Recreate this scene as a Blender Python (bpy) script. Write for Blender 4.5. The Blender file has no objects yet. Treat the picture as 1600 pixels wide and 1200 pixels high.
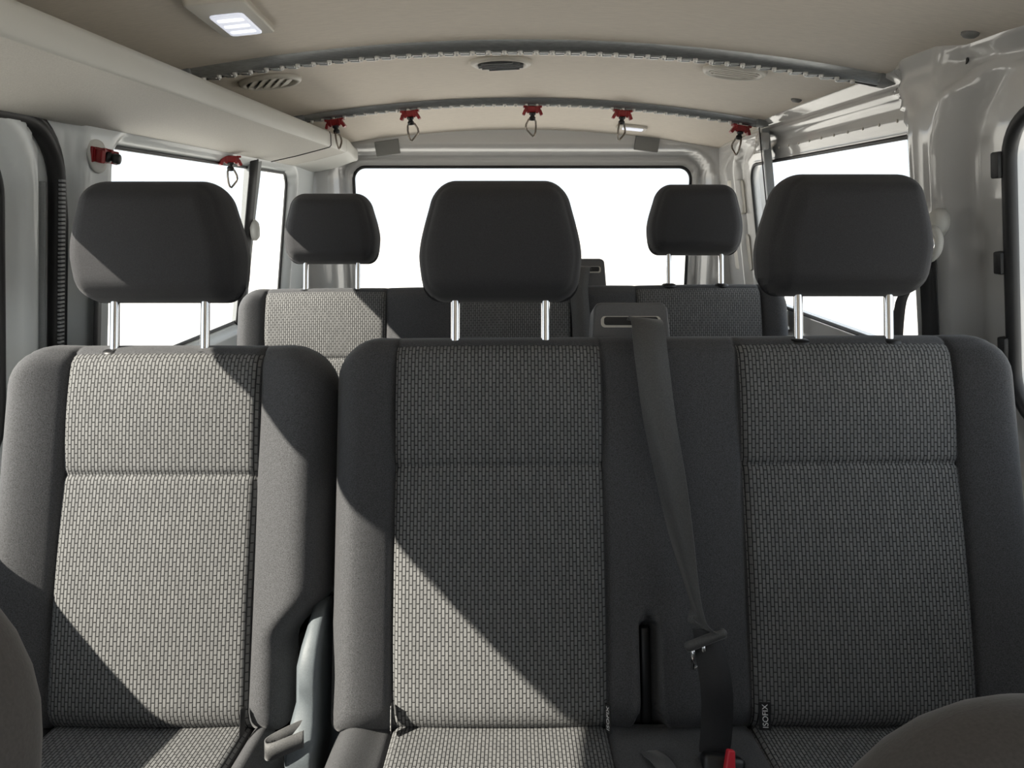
import bpy, math, random
from mathutils import Vector, Matrix
random.seed(4)
D = bpy.data
SC = bpy.context.scene
COL = SC.collection
R = math.radians

# ------------------------------------------------------------------ camera
cam = D.cameras.new('camera'); cam_ob = D.objects.new('camera', cam); COL.objects.link(cam_ob)
cam.sensor_width = 36.0; cam.lens = 27.0; cam.clip_start = 0.02; cam.clip_end = 300
cam_ob.location = (0, 0, 1.10)
cam_ob.rotation_euler = (R(90) - math.atan(275 / 1200), 0, 0)
SC.camera = cam_ob

# ------------------------------------------------------------------ sky, sun, exposure
w = D.worlds.new('sky'); SC.world = w; w.use_nodes = True
bg = w.node_tree.nodes['Background']
bg.inputs['Color'].default_value = (0.88, 0.94, 1.0, 1); bg.inputs['Strength'].default_value = 1.5
sun = D.lights.new('sun', 'SUN'); sun.energy = 12.5; sun.angle = R(0.6); sun.color = (1.0, 0.92, 0.80)
sun_ob = D.objects.new('sun', sun); COL.objects.link(sun_ob); sun_ob.location = (-4, -3, 6)
SUN_DIR = Vector((1.0, 0.60, -0.93)).normalized()
sun_ob.rotation_euler = SUN_DIR.to_track_quat('-Z', 'Y').to_euler()
SC.view_settings.view_transform = 'Standard'; SC.view_settings.look = 'None'
SC.view_settings.gamma = 1.0; SC.view_settings.use_curve_mapping = False
SC.view_settings.exposure = 0.0

# ------------------------------------------------------------------ materials
def mat(name, col, rough=0.6, metal=0.0, noise=0.0, nscale=300.0, bump=0.0, coat=0.0, sheen=0.0, spec=0.5, emit=None, es=0.0, stretch=None):
    m = D.materials.new(name); m.use_nodes = True
    nt = m.node_tree; b = nt.nodes['Principled BSDF']
    b.inputs['Base Color'].default_value = (*col, 1); b.inputs['Roughness'].default_value = rough
    b.inputs['Metallic'].default_value = metal; b.inputs['Specular IOR Level'].default_value = spec
    if coat: b.inputs['Coat Weight'].default_value = coat; b.inputs['Coat Roughness'].default_value = 0.06
    if sheen: b.inputs['Sheen Weight'].default_value = sheen; b.inputs['Sheen Roughness'].default_value = 0.4
    if emit: b.inputs['Emission Color'].default_value = (*emit, 1); b.inputs['Emission Strength'].default_value = es
    if noise or bump:
        tc = nt.nodes.new('ShaderNodeTexCoord'); n = nt.nodes.new('ShaderNodeTexNoise')
        n.inputs['Scale'].default_value = nscale; n.inputs['Detail'].default_value = 2.0
        src = tc.outputs['Object']
        if stretch:
            mp = nt.nodes.new('ShaderNodeMapping'); mp.inputs['Scale'].default_value = stretch
            nt.links.new(src, mp.inputs['Vector']); src = mp.outputs['Vector']
        nt.links.new(src, n.inputs['Vector'])
        if noise:
            cr = nt.nodes.new('ShaderNodeMapRange'); cr.inputs['From Min'].default_value = 0.25; cr.inputs['From Max'].default_value = 0.75
            cr.inputs['To Min'].default_value = 1 - noise; cr.inputs['To Max'].default_value = 1 + noise
            nt.links.new(n.outputs['Fac'], cr.inputs['Value'])
            mx = nt.nodes.new('ShaderNodeVectorMath'); mx.operation = 'MULTIPLY'; mx.inputs[0].default_value = col
            nt.links.new(cr.outputs['Result'], mx.inputs[1]); nt.links.new(mx.outputs['Vector'], b.inputs['Base Color'])
        if bump:
            bp = nt.nodes.new('ShaderNodeBump'); bp.inputs['Strength'].default_value = bump; bp.inputs['Distance'].default_value = 0.001
            nt.links.new(n.outputs['Fac'], bp.inputs['Height']); nt.links.new(bp.outputs['Normal'], b.inputs['Normal'])
    return m

def mat_weave():
    m = D.materials.new('woven_fabric'); m.use_nodes = True
    nt = m.node_tree; b = nt.nodes['Principled BSDF']; b.inputs['Roughness'].default_value = 0.75
    b.inputs['Specular IOR Level'].default_value = 0.3
    uv = nt.nodes.new('ShaderNodeUVMap'); uv.uv_map = 'UVMap'
    sx = nt.nodes.new('ShaderNodeSeparateXYZ'); cx = nt.nodes.new('ShaderNodeCombineXYZ')
    nt.links.new(uv.outputs['UV'], sx.inputs['Vector'])
    nt.links.new(sx.outputs['Y'], cx.inputs['X']); nt.links.new(sx.outputs['X'], cx.inputs['Y'])
    br = nt.nodes.new('ShaderNodeTexBrick'); nt.links.new(cx.outputs['Vector'], br.inputs['Vector'])
    br.offset = 0.5; br.offset_frequency = 2; br.squash = 1.0
    br.inputs['Scale'].default_value = 100.0; br.inputs['Brick Width'].default_value = 1.24; br.inputs['Row Height'].default_value = 0.50
    br.inputs['Mortar Size'].default_value = 0.105; br.inputs['Mortar Smooth'].default_value = 0.9; br.inputs['Bias'].default_value = 0.0
    br.inputs['Color1'].default_value = (0.182, 0.183, 0.182, 1); br.inputs['Color2'].default_value = (0.150, 0.151, 0.151, 1)
    br.inputs['Mortar'].default_value = (0.026, 0.026, 0.027, 1)
    nt.links.new(br.outputs['Color'], b.inputs['Base Color'])
    inv = nt.nodes.new('ShaderNodeMath'); inv.operation = 'SUBTRACT'; inv.inputs[0].default_value = 1.0
    nt.links.new(br.outputs['Fac'], inv.inputs[1])
    bp = nt.nodes.new('ShaderNodeBump'); bp.inputs['Strength'].default_value = 0.8; bp.inputs['Distance'].default_value = 0.0015
    nt.links.new(inv.outputs['Value'], bp.inputs['Height']); nt.links.new(bp.outputs['Normal'], b.inputs['Normal'])
    return m

def mat_glass():
    m = D.materials.new('window_glass'); m.use_nodes = True
    nt = m.node_tree; nt.nodes.clear()
    o = nt.nodes.new('ShaderNodeOutputMaterial'); t = nt.nodes.new('ShaderNodeBsdfTransparent'); g = nt.nodes.new('ShaderNodeBsdfGlossy')
    t.inputs['Color'].default_value = (0.96, 0.97, 0.97, 1); g.inputs['Roughness'].default_value = 0.02
    lw = nt.nodes.new('ShaderNodeLayerWeight'); lw.inputs['Blend'].default_value = 0.5
    pw = nt.nodes.new('ShaderNodeMath'); pw.operation = 'POWER'; pw.inputs[1].default_value = 5.0
    f = nt.nodes.new('ShaderNodeMath'); f.operation = 'MULTIPLY_ADD'; f.inputs[1].default_value = 0.08; f.inputs[2].default_value = 0.02
    nt.links.new(lw.outputs['Facing'], pw.inputs[0]); nt.links.new(pw.outputs['Value'], f.inputs[0])
    mx = nt.nodes.new('ShaderNodeMixShader')
    nt.links.new(f.outputs['Value'], mx.inputs['Fac']); nt.links.new(t.outputs['BSDF'], mx.inputs[1]); nt.links.new(g.outputs['BSDF'], mx.inputs[2])
    nt.links.new(mx.outputs['Shader'], o.inputs['Surface'])
    return m

M = dict(
    weave=mat_weave(), glass=mat_glass(),
    plain=mat('plain_knit_fabric', (0.066, 0.067, 0.071), 0.85, noise=0.45, nscale=700, bump=0.25, sheen=0.15, spec=0.3),
    head=mat('headrest_fabric', (0.036, 0.036, 0.039), 0.8, noise=0.2, nscale=700, bump=0.2, sheen=0.08, spec=0.3),
    piping=mat('piping', (0.035, 0.035, 0.038), 0.7),
    chrome=mat('chrome', (0.85, 0.85, 0.86), 0.07, 1.0),
    alu=mat('bright_aluminium', (0.80, 0.79, 0.77), 0.35, 0.3),
    track=mat('track_grey', (0.40, 0.415, 0.42), 0.33, 0.75, noise=0.15, nscale=60, stretch=(1, 8, 8)),
    paint=mat('grey_white_paint', (0.54, 0.535, 0.525), 0.16, coat=0.8),
    paintl=mat('pale_paint', (0.62, 0.65, 0.66), 0.35, coat=0.3),
    headliner=mat('beige_headliner', (0.70, 0.635, 0.555), 0.75, noise=0.06, nscale=40, stretch=(1, 6, 6), bump=0.08),
    duct=mat('grained_plastic_trim', (0.50, 0.485, 0.45), 0.6, noise=0.10, nscale=500, bump=0.25),
    ductl=mat('smooth_plastic_trim', (0.60, 0.60, 0.57), 0.5),
    cream=mat('cream_plastic', (0.56, 0.53, 0.47), 0.45),
    greyp=mat('grey_plastic', (0.23, 0.24, 0.245), 0.5, noise=0.08, nscale=400, bump=0.15),
    outp=mat('dark_grey_plastic', (0.10, 0.098, 0.10), 0.5, noise=0.08, nscale=400, bump=0.15),
    midp=mat('mid_grey_cover', (0.19, 0.19, 0.185), 0.6),
    bluep=mat('pale_grey_hinge_plastic', (0.12, 0.138, 0.15), 0.55, noise=0.08, nscale=500, bump=0.2),
    black=mat('black_plastic', (0.012, 0.012, 0.013), 0.4),
    rubber=mat('black_rubber', (0.015, 0.015, 0.016), 0.5),
    ribs=mat('ribbed_rubber', (0.30, 0.31, 0.32), 0.4),
    webbing=mat('belt_webbing', (0.075, 0.075, 0.076), 0.6, noise=0.2, nscale=500, bump=0.3, sheen=0.2),
    darkweb=mat('dark_webbing', (0.02, 0.02, 0.022), 0.65, noise=0.2, nscale=500, bump=0.3),
    red=mat('red_plastic', (0.24, 0.008, 0.010), 0.35),
    redb=mat('red_button', (0.65, 0.03, 0.05), 0.4),
    steel=mat('ring_steel', (0.24, 0.215, 0.19), 0.25, 1.0),
    darkgap=mat('dark_gap', (0.02, 0.02, 0.02), 0.8),
    floor=mat('grey_floor_lining', (0.16, 0.155, 0.15), 0.7, noise=0.15, nscale=80),
    ground=mat('pale_concrete', (0.62, 0.60, 0.57), 0.9, noise=0.05, nscale=3),
    white=mat('white_print', (0.8, 0.8, 0.8), 0.6),
    lens=mat('lamp_lens', (0.8, 0.82, 0.9), 0.3, emit=(0.82, 0.86, 1.0), es=0.55),
    led=mat('lamp_led', (0.9, 0.9, 1.0), 0.3, emit=(0.93, 0.95, 1.0), es=1.6),
    frontfab=mat('front_seat_fabric', (0.085, 0.078, 0.074), 0.85, noise=0.12, nscale=500, bump=0.15, sheen=0.2, spec=0.3),
)

# ------------------------------------------------------------------ helpers
ORG = {}
def worldloc(o): return ORG.get(o.name, Vector((0, 0, 0)))

def mk(name, V, F, m, parent=None, origin=None, smooth=True, uv=None, kind=None):
    """one mesh object from world-space vertices"""
    V = [Vector(v) for v in V]
    if parent is not None: org = worldloc(parent)
    elif origin is not None: org = Vector(origin)
    else:
        xs = [v.x for v in V]; ys = [v.y for v in V]; zs = [v.z for v in V]
        org = Vector(((min(xs) + max(xs)) / 2, (min(ys) + max(ys)) / 2, min(zs)))
    me = D.meshes.new(name); me.from_pydata([tuple(v - org) for v in V], [], F)
    if uv is not None:
        ul = me.uv_layers.new(name='UVMap')
        for lp in me.loops: ul.data[lp.index].uv = uv[lp.vertex_index]
    if smooth: me.polygons.foreach_set('use_smooth', [True] * len(me.polygons))
    me.materials.append(M[m] if isinstance(m, str) else m); me.update()
    o = D.objects.new(name, me); COL.objects.link(o)
    if parent is not None: o.parent = parent
    else: o.location = org
    ORG[o.name] = org
    if kind: o['kind'] = kind
    return o

def thing(name, loc, label=None, cat=None, group=None, kind=None):
    o = D.objects.new(name, None); COL.objects.link(o); o.location = loc; o.empty_display_size = 0.05
    ORG[o.name] = Vector(loc); tag(o, label, cat, group, kind); return o

def tag(o, label=None, cat=None, group=None, kind=None):
    if label: o['label'] = label
    if cat: o['category'] = cat
    if group: o['group'] = group
    if kind: o['kind'] = kind
    return o

def sharp(o, ang=35):
    me = o.data
    try: me.set_sharp_from_angle(angle=R(ang))
    except Exception: pass
    return o

def sm(a, b, x):
    if a == b: return 1.0 if x >= a else 0.0
    t = (x - a) / (b - a); t = 0 if t < 0 else 1 if t > 1 else t
    return t * t * (3 - 2 * t)

def box_vf(c, s, Mx=None, bev=0.0):
    """bevelled box (chamfered in all edges)"""
    hx, hy, hz = s[0] / 2, s[1] / 2, s[2] / 2; b = min(bev, hx * .9, hy * .9, hz * .9)
    if b <= 0:
        V = [Vector((x * hx, y * hy, z * hz)) for x in (-1, 1) for y in (-1, 1) for z in (-1, 1)]
        F = [(0, 1, 3, 2), (4, 6, 7, 5), (0, 4, 5, 1), (2, 3, 7, 6), (0, 2, 6, 4), (1, 5, 7, 3)]
    else:
        import bmesh
        bm = bmesh.new(); bmesh.ops.create_cube(bm, size=1)
        for v in bm.verts: v.co = Vector((v.co.x * 2 * hx, v.co.y * 2 * hy, v.co.z * 2 * hz))
        bmesh.ops.bevel(bm, geom=list(bm.edges), offset=b, segments=2, profile=0.5, affect='EDGES')
        bm.verts.index_update(); V = [v.co.copy() for v in bm.verts]; F = [tuple(v.index for v in f.verts) for f in bm.faces]; bm.free()
    if Mx is not None: V = [Mx @ v for v in V]
    return [v + Vector(c) for v in V], F

def box(name, c, s, m, parent=None, Mx=None, bev=0.003, **k):
    V, F = box_vf(c, s, Mx, bev); o = mk(name, V, F, m, parent, **k); sharp(o, 40); return o

def tube_vf(pts, r, n=8, closed=False, cap=True):
    pts = [Vector(p) for p in pts]; N = len(pts); V = []; F = []
    rr = r if isinstance(r, (list, tuple)) else [r] * N
    prev = None
    for i, p in enumerate(pts):
        a = pts[(i - 1) % N] if (closed or i > 0) else p; b = pts[(i + 1) % N] if (closed or i < N - 1) else p
        t = (b - a).normalized()
        if prev is None:
            up = Vector((0, 0, 1)) if abs(t.z) < .9 else Vector((0, 1, 0)); u = t.cross(up).normalized()
        else:
            u = (prev - t * prev.dot(t)).normalized()
        prev = u; v = t.cross(u)
        for k in range(n):
            q = 2 * math.pi * k / n; V.append(p + (u * math.cos(q) + v * math.sin(q)) * rr[i])
    L = N if closed else N - 1
    for i in range(L):
        for k in range(n):
            a = i * n + k; b = i * n + (k + 1) % n; c = ((i + 1) % N) * n + (k + 1) % n; d = ((i + 1) % N) * n + k
            F.append((a, b, c, d))
    if not closed and cap:
        F.append(tuple(range(n - 1, -1, -1))); F.append(tuple((N - 1) * n + k for k in range(n)))
    return V, F

def tube(name, pts, r, m, parent=None, n=8, closed=False, **k):
    V, F = tube_vf(pts, r, n, closed); o = mk(name, V, F, m, parent, **k); sharp(o, 60); return o

def lathe_vf(prof, n=32, Mx=None):
    V = []; F = []
    for (r, h) in prof:
        for k in range(n):
            q = 2 * math.pi * k / n; v = Vector((r * math.cos(q), r * math.sin(q), h)); V.append(Mx @ v if Mx else v)
    for i in range(len(prof) - 1):
        for k in range(n): F.append((i * n + k, i * n + (k + 1) % n, (i + 1) * n + (k + 1) % n, (i + 1) * n + k))
    F.append(tuple(range(n - 1, -1, -1))); F.append(tuple((len(prof) - 1) * n + k for k in range(n)))
    return V, F

def extrude_vf(poly, h, Mx):
    """poly in local xy, extruded along local z by h"""
    n = len(poly); V = [Mx @ Vector((p[0], p[1], 0)) for p in poly] + [Mx @ Vector((p[0], p[1], h)) for p in poly]
    F = [tuple(range(n - 1, -1, -1)), tuple(range(n, 2 * n))] + [(i, (i + 1) % n, n + (i + 1) % n, n + i) for i in range(n)]
    return V, F

def rrect(cx, cy, hx, hy, r, n=8):
    P = []
    for sx, sy, a0 in ((1, 1, 0), (-1, 1, 90), (-1, -1, 180), (1, -1, 270)):
        for i in range(n + 1):
            a = R(a0 + 90 * i / n); P.append((cx + sx * (hx - r) + r * math.cos(a), cy + sy * (hy - r) + r * math.sin(a)))
    return P

def sdrr(x, y, q):
    cx, cy, hx, hy, r = q
    dx = abs(x - cx) - hx + r; dy = abs(y - cy) - hy + r
    return math.hypot(max(dx, 0), max(dy, 0)) + min(max(dx, dy), 0) - r

def clipgrid(us, vs, pos, sd):
    nu, nv = len(us), len(vs)
    S = [[sd(u, v) for v in vs] for u in us]
    V = []; F = []; vid = {}; eid = {}
    def gv(i, j):
        k = (i, j)
        if k not in vid: vid[k] = len(V); V.append(pos(us[i], vs[j]))
        return vid[k]
    def ge(a, b):
        k = (a, b) if a < b else (b, a)
        if k not in eid:
            sa, sb = S[k[0][0]][k[0][1]], S[k[1][0]][k[1][1]]; t = sa / (sa - sb)
            u = us[k[0][0]] + (us[k[1][0]] - us[k[0][0]]) * t; v = vs[k[0][1]] + (vs[k[1][1]] - vs[k[0][1]]) * t
            eid[k] = len(V); V.append(pos(u, v))
        return eid[k]
    for i in range(nu - 1):
        for j in range(nv - 1):
            c = [(i, j), (i + 1, j), (i + 1, j + 1), (i, j + 1)]
            ins = [S[a][b] > 0 for a, b in c]
            if not any(ins): continue
            poly = []
            for k in range(4):
                if ins[k]: poly.append(gv(*c[k]))
                if ins[k] != ins[(k + 1) % 4]: poly.append(ge(c[k], c[(k + 1) % 4]))
            if len(poly) >= 3: F.append(tuple(poly))
    return V, F

def frange(a, b, st):
    n = max(1, int(round((b - a) / st))); return [a + (b - a) * i / n for i in range(n + 1)]

# ------------------------------------------------------------------ shell geometry
def zceil(x, y):
    return 1.414 - 0.066 * ((x - 0.02) / 0.72) ** 2 - 0.075 * max(0.0, y - 2.0) ** 2

# window outlines in (Y, z): centre, half sizes, radius
RQ = (1.985, 1.020, 0.530, 0.212, 0.055)       # right rear quarter
RD = (0.640, 1.005, 0.585, 0.238, 0.075)       # right door
RF = (-0.560, 1.040, 0.400, 0.200, 0.06)       # right front door
LQ = (1.990, 0.997, 0.575, 0.212, 0.045)       # left rear quarter
LD = (0.600, 0.953, 0.535, 0.237, 0.075)       # left sliding door
LF = (-0.560, 1.040, 0.400, 0.200, 0.06)

def xr_base(z):
    x = 0.752 + 0.17 * (1.22 - z) if z < 1.22 else 0.752 - 0.35 * (z - 1.22) ** 1.0 * 0.2
    return min(x, 0.90)
RIM = (2.020, 1.022, 0.578, 0.276, 0.085)       # pressed rim around the right rear window
def xr(y, z):
    x = xr_base(z); q = sdrr(y, z, RQ); q2 = sdrr(y, z, RIM); d = sdrr(y, z, RD); f = sdrr(y, z, RF)
    pm = sm(1.30, 1.345, y) * sm(1.56, 1.44, y)                      # the pillar
    amt = 0.024 + 0.028 * max(pm, sm(1.31, 1.28, z) * sm(1.56, 1.44, y))
    off = amt * sm(0.0, 0.012, q2) * sm(0.078, 0.118, d) * sm(0.03, 0.09, f)
    off += 0.006 * math.exp(-((q2 - 0.010) / 0.004) ** 2) * sm(1.24, 1.27, z) * sm(1.40, 1.47, y)   # raised welt on the rim
    off += 0.004 * sm(0.020, 0.026, q) * (1 - sm(0.040, 0.046, q)) * sm(1.23, 1.24, z)               # flange strip above the glass
    off -= 0.020 * sm(1.318, 1.324, z) * (1 - sm(1.334, 1.338, z)) * (1 - pm)                        # roof side channel
    off += 0.006 * math.exp(-((y - 1.405) / 0.010) ** 2) * sm(1.30, 1.24, z)
    return x - off

def xl_base(z):
    x = 0.722 + 0.14 * (1.22 - z) if z < 1.22 else 0.722
    return min(x, 0.86)
def xl(y, z):
    x = xl_base(z); q = sdrr(y, z, LQ); d = sdrr(y, z, LD)
    off = 0.028 * sm(0.002, 0.02, q) * sm(1.290, 1.318, y)
    off += 0.020 * sm(0.01, 0.045, d) * (1 - sm(0.075, 0.095, d)) * (1 - sm(1.2, 1.22, y))
    return -(x - off)

def below_screen(y, z):
    if y > -0.72: return 1.0
    return (0.98 + (y + 1.55) * 0.50) - z

def make_wall(name, fx, wins, sgn):
    ys = frange(-1.55, 2.87, 0.0135); zs = frange(0.0, 1.365, 0.0105)
    def sd(y, z): return min(min(sdrr(y, z, q) for q in wins), below_screen(y, z))
    V, F = clipgrid(ys, zs, lambda y, z: (fx(y, z), y, z), sd)
    if sgn > 0: F = [tuple(reversed(f)) for f in F]
    o = mk(name, V, F, 'paint' if sgn > 0 else 'paintl', origin=(sgn * 0.8, 0.6, 0), kind='structure')
    md = o.modifiers.new('thickness', 'SOLIDIFY'); md.thickness = 0.025; md.offset = 1.0 if False else -1.0
    return o
wall_r = make_wall('wall_right', xr, (RQ, RD, RF), 1)
wall_l = make_wall('wall_left', xl, (LQ, LD, LF), -1)
tag(wall_r, 'grey painted sheet metal side of the van with pillar and roof channel')
tag(wall_l, 'pale painted side of the van with door frame and pillar')

# tailgate wall
BG = (0.037, 0.970, 0.612, 0.275, 0.045)
def yb(x, z):
    d = sdrr(x, z, BG)
    y = 2.885 - 0.085 * sm(0.035, 0.062, d) - 0.012 * (sm(0.006, 0.012, d) - sm(0.026, 0.034, d))
    return y - 0.05 * sm(0.10, 0.26, d) * sm(1.30, 1.20, z)
V, F = clipgrid(frange(-0.86, 0.90, 0.0115), frange(0.0, 1.385, 0.0105), lambda x, z: (x, yb(x, z), z), lambda x, z: sdrr(x, z, BG))
wall_b = mk('wall_back', V, F, 'paint', origin=(0, 2.85, 0), kind='structure')
tag(wall_b, 'grey tailgate frame around the rear window')
md = wall_b.modifiers.new('thickness', 'SOLIDIFY'); md.thickness = 0.03; md.offset = -1.0

# ceiling
xs = frange(-0.735, 0.756, 0.03); ys = frange(-0.72, 2.84, 0.05)
V = []; F = []
for z0 in (0.0, 0.03):
    for y in ys:
        for x in xs: V.append((x, y, zceil(x, y) + z0))
nx, ny = len(xs), len(ys)
for j in range(ny - 1):
    for i in range(nx - 1):
        a = j * nx + i; F.append((a, a + nx, a + nx + 1, a + 1)); b = a + nx * ny; F.append((b, b + 1, b + nx + 1, b + nx))
for j in range(ny - 1):
    for i in (0, nx - 1):
        a = j * nx + i; F.append((a, a + nx, a + nx + nx * ny, a + nx * ny))
for i in range(nx - 1):
    for j in (0, ny - 1):
        a = j * nx + i; F.append((a, a + 1, a + 1 + nx * ny, a + nx * ny))
ceil_o = sharp(mk('ceiling', V, F, 'headliner', origin=(0, 1, 1.36), kind='structure'), 40)
tag(ceil_o, 'beige fabric headliner of the van roof')
# outer roof skin closing the shell above the side rails
V = []; F = []
xs = [-0.80, -0.74, -0.6, -0.4, -0.2, 0.02, 0.2, 0.4, 0.6, 0.74, 0.80]; ys = [-0.74, 0.0, 1.0, 2.0, 2.5, 2.93]
for y in ys:
    for x in xs: V.append((x, y, (1.36 if abs(x) > 0.7 else 1.475 - 0.09 * (x / 0.72) ** 2) - 0.05 * max(0, y - 2.2) ** 2))
for j in range(len(ys) - 1):
    for i in range(len(xs) - 1):
        a = j * len(xs) + i; F.append((a, a + 1, a + 1 + len(xs), a + len(xs)))
roof = mk('roof_skin', V, F, 'paintl', origin=(0, 1, 1.4), kind='structure')
tag(roof, 'outer roof panel of the van')

# floor, front bulkhead
fl = box('floor', (0.015, 0.66, -0.02), (1.70, 4.46, 0.04), 'floor', kind='structure', bev=0.0)
tag(fl, 'grey lined van floor')
wf = box('wall_front', (0.015, -1.56, 0.48), (1.70, 0.03, 0.98), 'greyp', kind='structure', bev=0.0)
tag(wf, 'grey front bulkhead below the windscreen')
gr = box('ground', (0, 0, -0.60), (160, 160, 0.1), 'ground', kind='structure', bev=0.0, origin=(0, 0, -0.65))
tag(gr, 'pale concrete paving outside the van')

# windows: pane + seal, in the plane of each wall
def window(name, q, fx, sgn, label, seal_r, seal_m='rubber', out=0.006):
    root = thing(name, (fx(q[1] - q[3]) * sgn, q[0], q[1] - q[3]), label, kind='structure')
    P = rrect(q[0], q[1], q[2] - 0.001, q[3] - 0.001, q[4])
    n = len(P); V = []
    for t in (out, out + 0.005):
        V += [(sgn * (fx(z) + t), y, z) for y, z in P]
    F = [tuple(range(n)), tuple(range(2 * n - 1, n - 1, -1))] + [(i, (i + 1) % n, n + (i + 1) % n, n + i) for i in range(n)]
    mk('pane', V, F, 'glass', root, smooth=False)
    P2 = rrect(q[0], q[1], q[2], q[3], q[4], 10); pts = []
    for i in range(len(P2)):
        a = P2[i]; b = P2[(i + 1) % len(P2)]; m_ = max(1, int(math.dist(a, b) / 0.06))
        for k in range(m_): pts.append((a[0] + (b[0] - a[0]) * k / m_, a[1] + (b[1] - a[1]) * k / m_))
    tube('seal', [(sgn * (fx(z) + 0.002), y, z) for y, z in pts], seal_r, seal_m, root, closed=True)
    return root
w1 = window('window_1', LQ, xl_base, -1, 'clear rear side window beside the long overhead duct', 0.005)
w2 = window('window_2', RQ, xr_base, 1, 'clear rear side window below the bare roof channel', 0.005)
w3 = window('window_3', RD, xr_base, 1, 'door window with thick black rubber seal beside the double seat', 0.011)
w4 = window('window_4', LD, xl_base, -1, 'sliding door window beside the single seat', 0.009)
w5 = window('window_5', LF, xl_base, -1, 'front door window on the sliding door side', 0.009)
w6 = window('window_6', RF, xr_base, 1, 'front door window on the bare metal side', 0.009)
# rear window
root = thing('window_7', (BG[0], 2.89, BG[1] - BG[3]), 'wide rear window in the tailgate', kind='structure')
P = rrect(BG[0], BG[1], BG[2] - 0.001, BG[3] - 0.001, BG[4]); n = len(P)
V = [(x, 2.890, z) for x, z in P] + [(x, 2.895, z) for x, z in P]
mk('pane', V, [tuple(range(n)), tuple(range(2 * n - 1, n - 1, -1))] + [(i, (i + 1) % n, n + (i + 1) % n, n + i) for i in range(n)], 'glass', root, smooth=False)
tube('seal', [(x, 2.886, z) for x, z in rrect(BG[0], BG[1], BG[2], BG[3], BG[4], 10)], 0.006, 'rubber', root, closed=True)
# windscreen
V, F = box_vf((0.015, -1.14, 1.205), (1.56, 0.006, 0.99), Matrix.Rotation(R(-63.5), 3, 'X'))
ws = thing('window_8', (0.015, -1.55, 0.98), 'sloping windscreen at the front of the van', kind='structure')
mk('pane', V, F, 'glass', ws, smooth=False)

# latch tabs on the right door window seal
for y, z in ((1.236, 1.165), (1.236, 1.015), (1.232, 0.878)):
    x = xr_base(z) - 0.008
    o = box('seal_clip', (x, y, z), (0.014, 0.020, 0.040 if z > 1.1 else 0.036), 'rubber', w3, Mx=Matrix.Rotation(R(-9), 3, 'Y'), bev=0.003)

# ------------------------------------------------------------------ seats
def inset(s, H, rt, rb):
    if s > H - rt: return rt - math.sqrt(max(0, rt * rt - (s - (H - rt)) ** 2))
    if s < rb: return rb - math.sqrt(max(0, rb * rb - (rb - s) ** 2))
    return 0.0

def uniq(L, tol=1e-4):
    L = sorted(L); o = [L[0]]
    for a in L[1:]:
        if a - o[-1] > tol: o.append(a)
    return o

EDGE = [0, .003, .012, .03, .055, .09, .13, .18, .24, .31, .39, .47, .55, .63, .71, .79, .86, .91, .95, .975, .99, 1]

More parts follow.
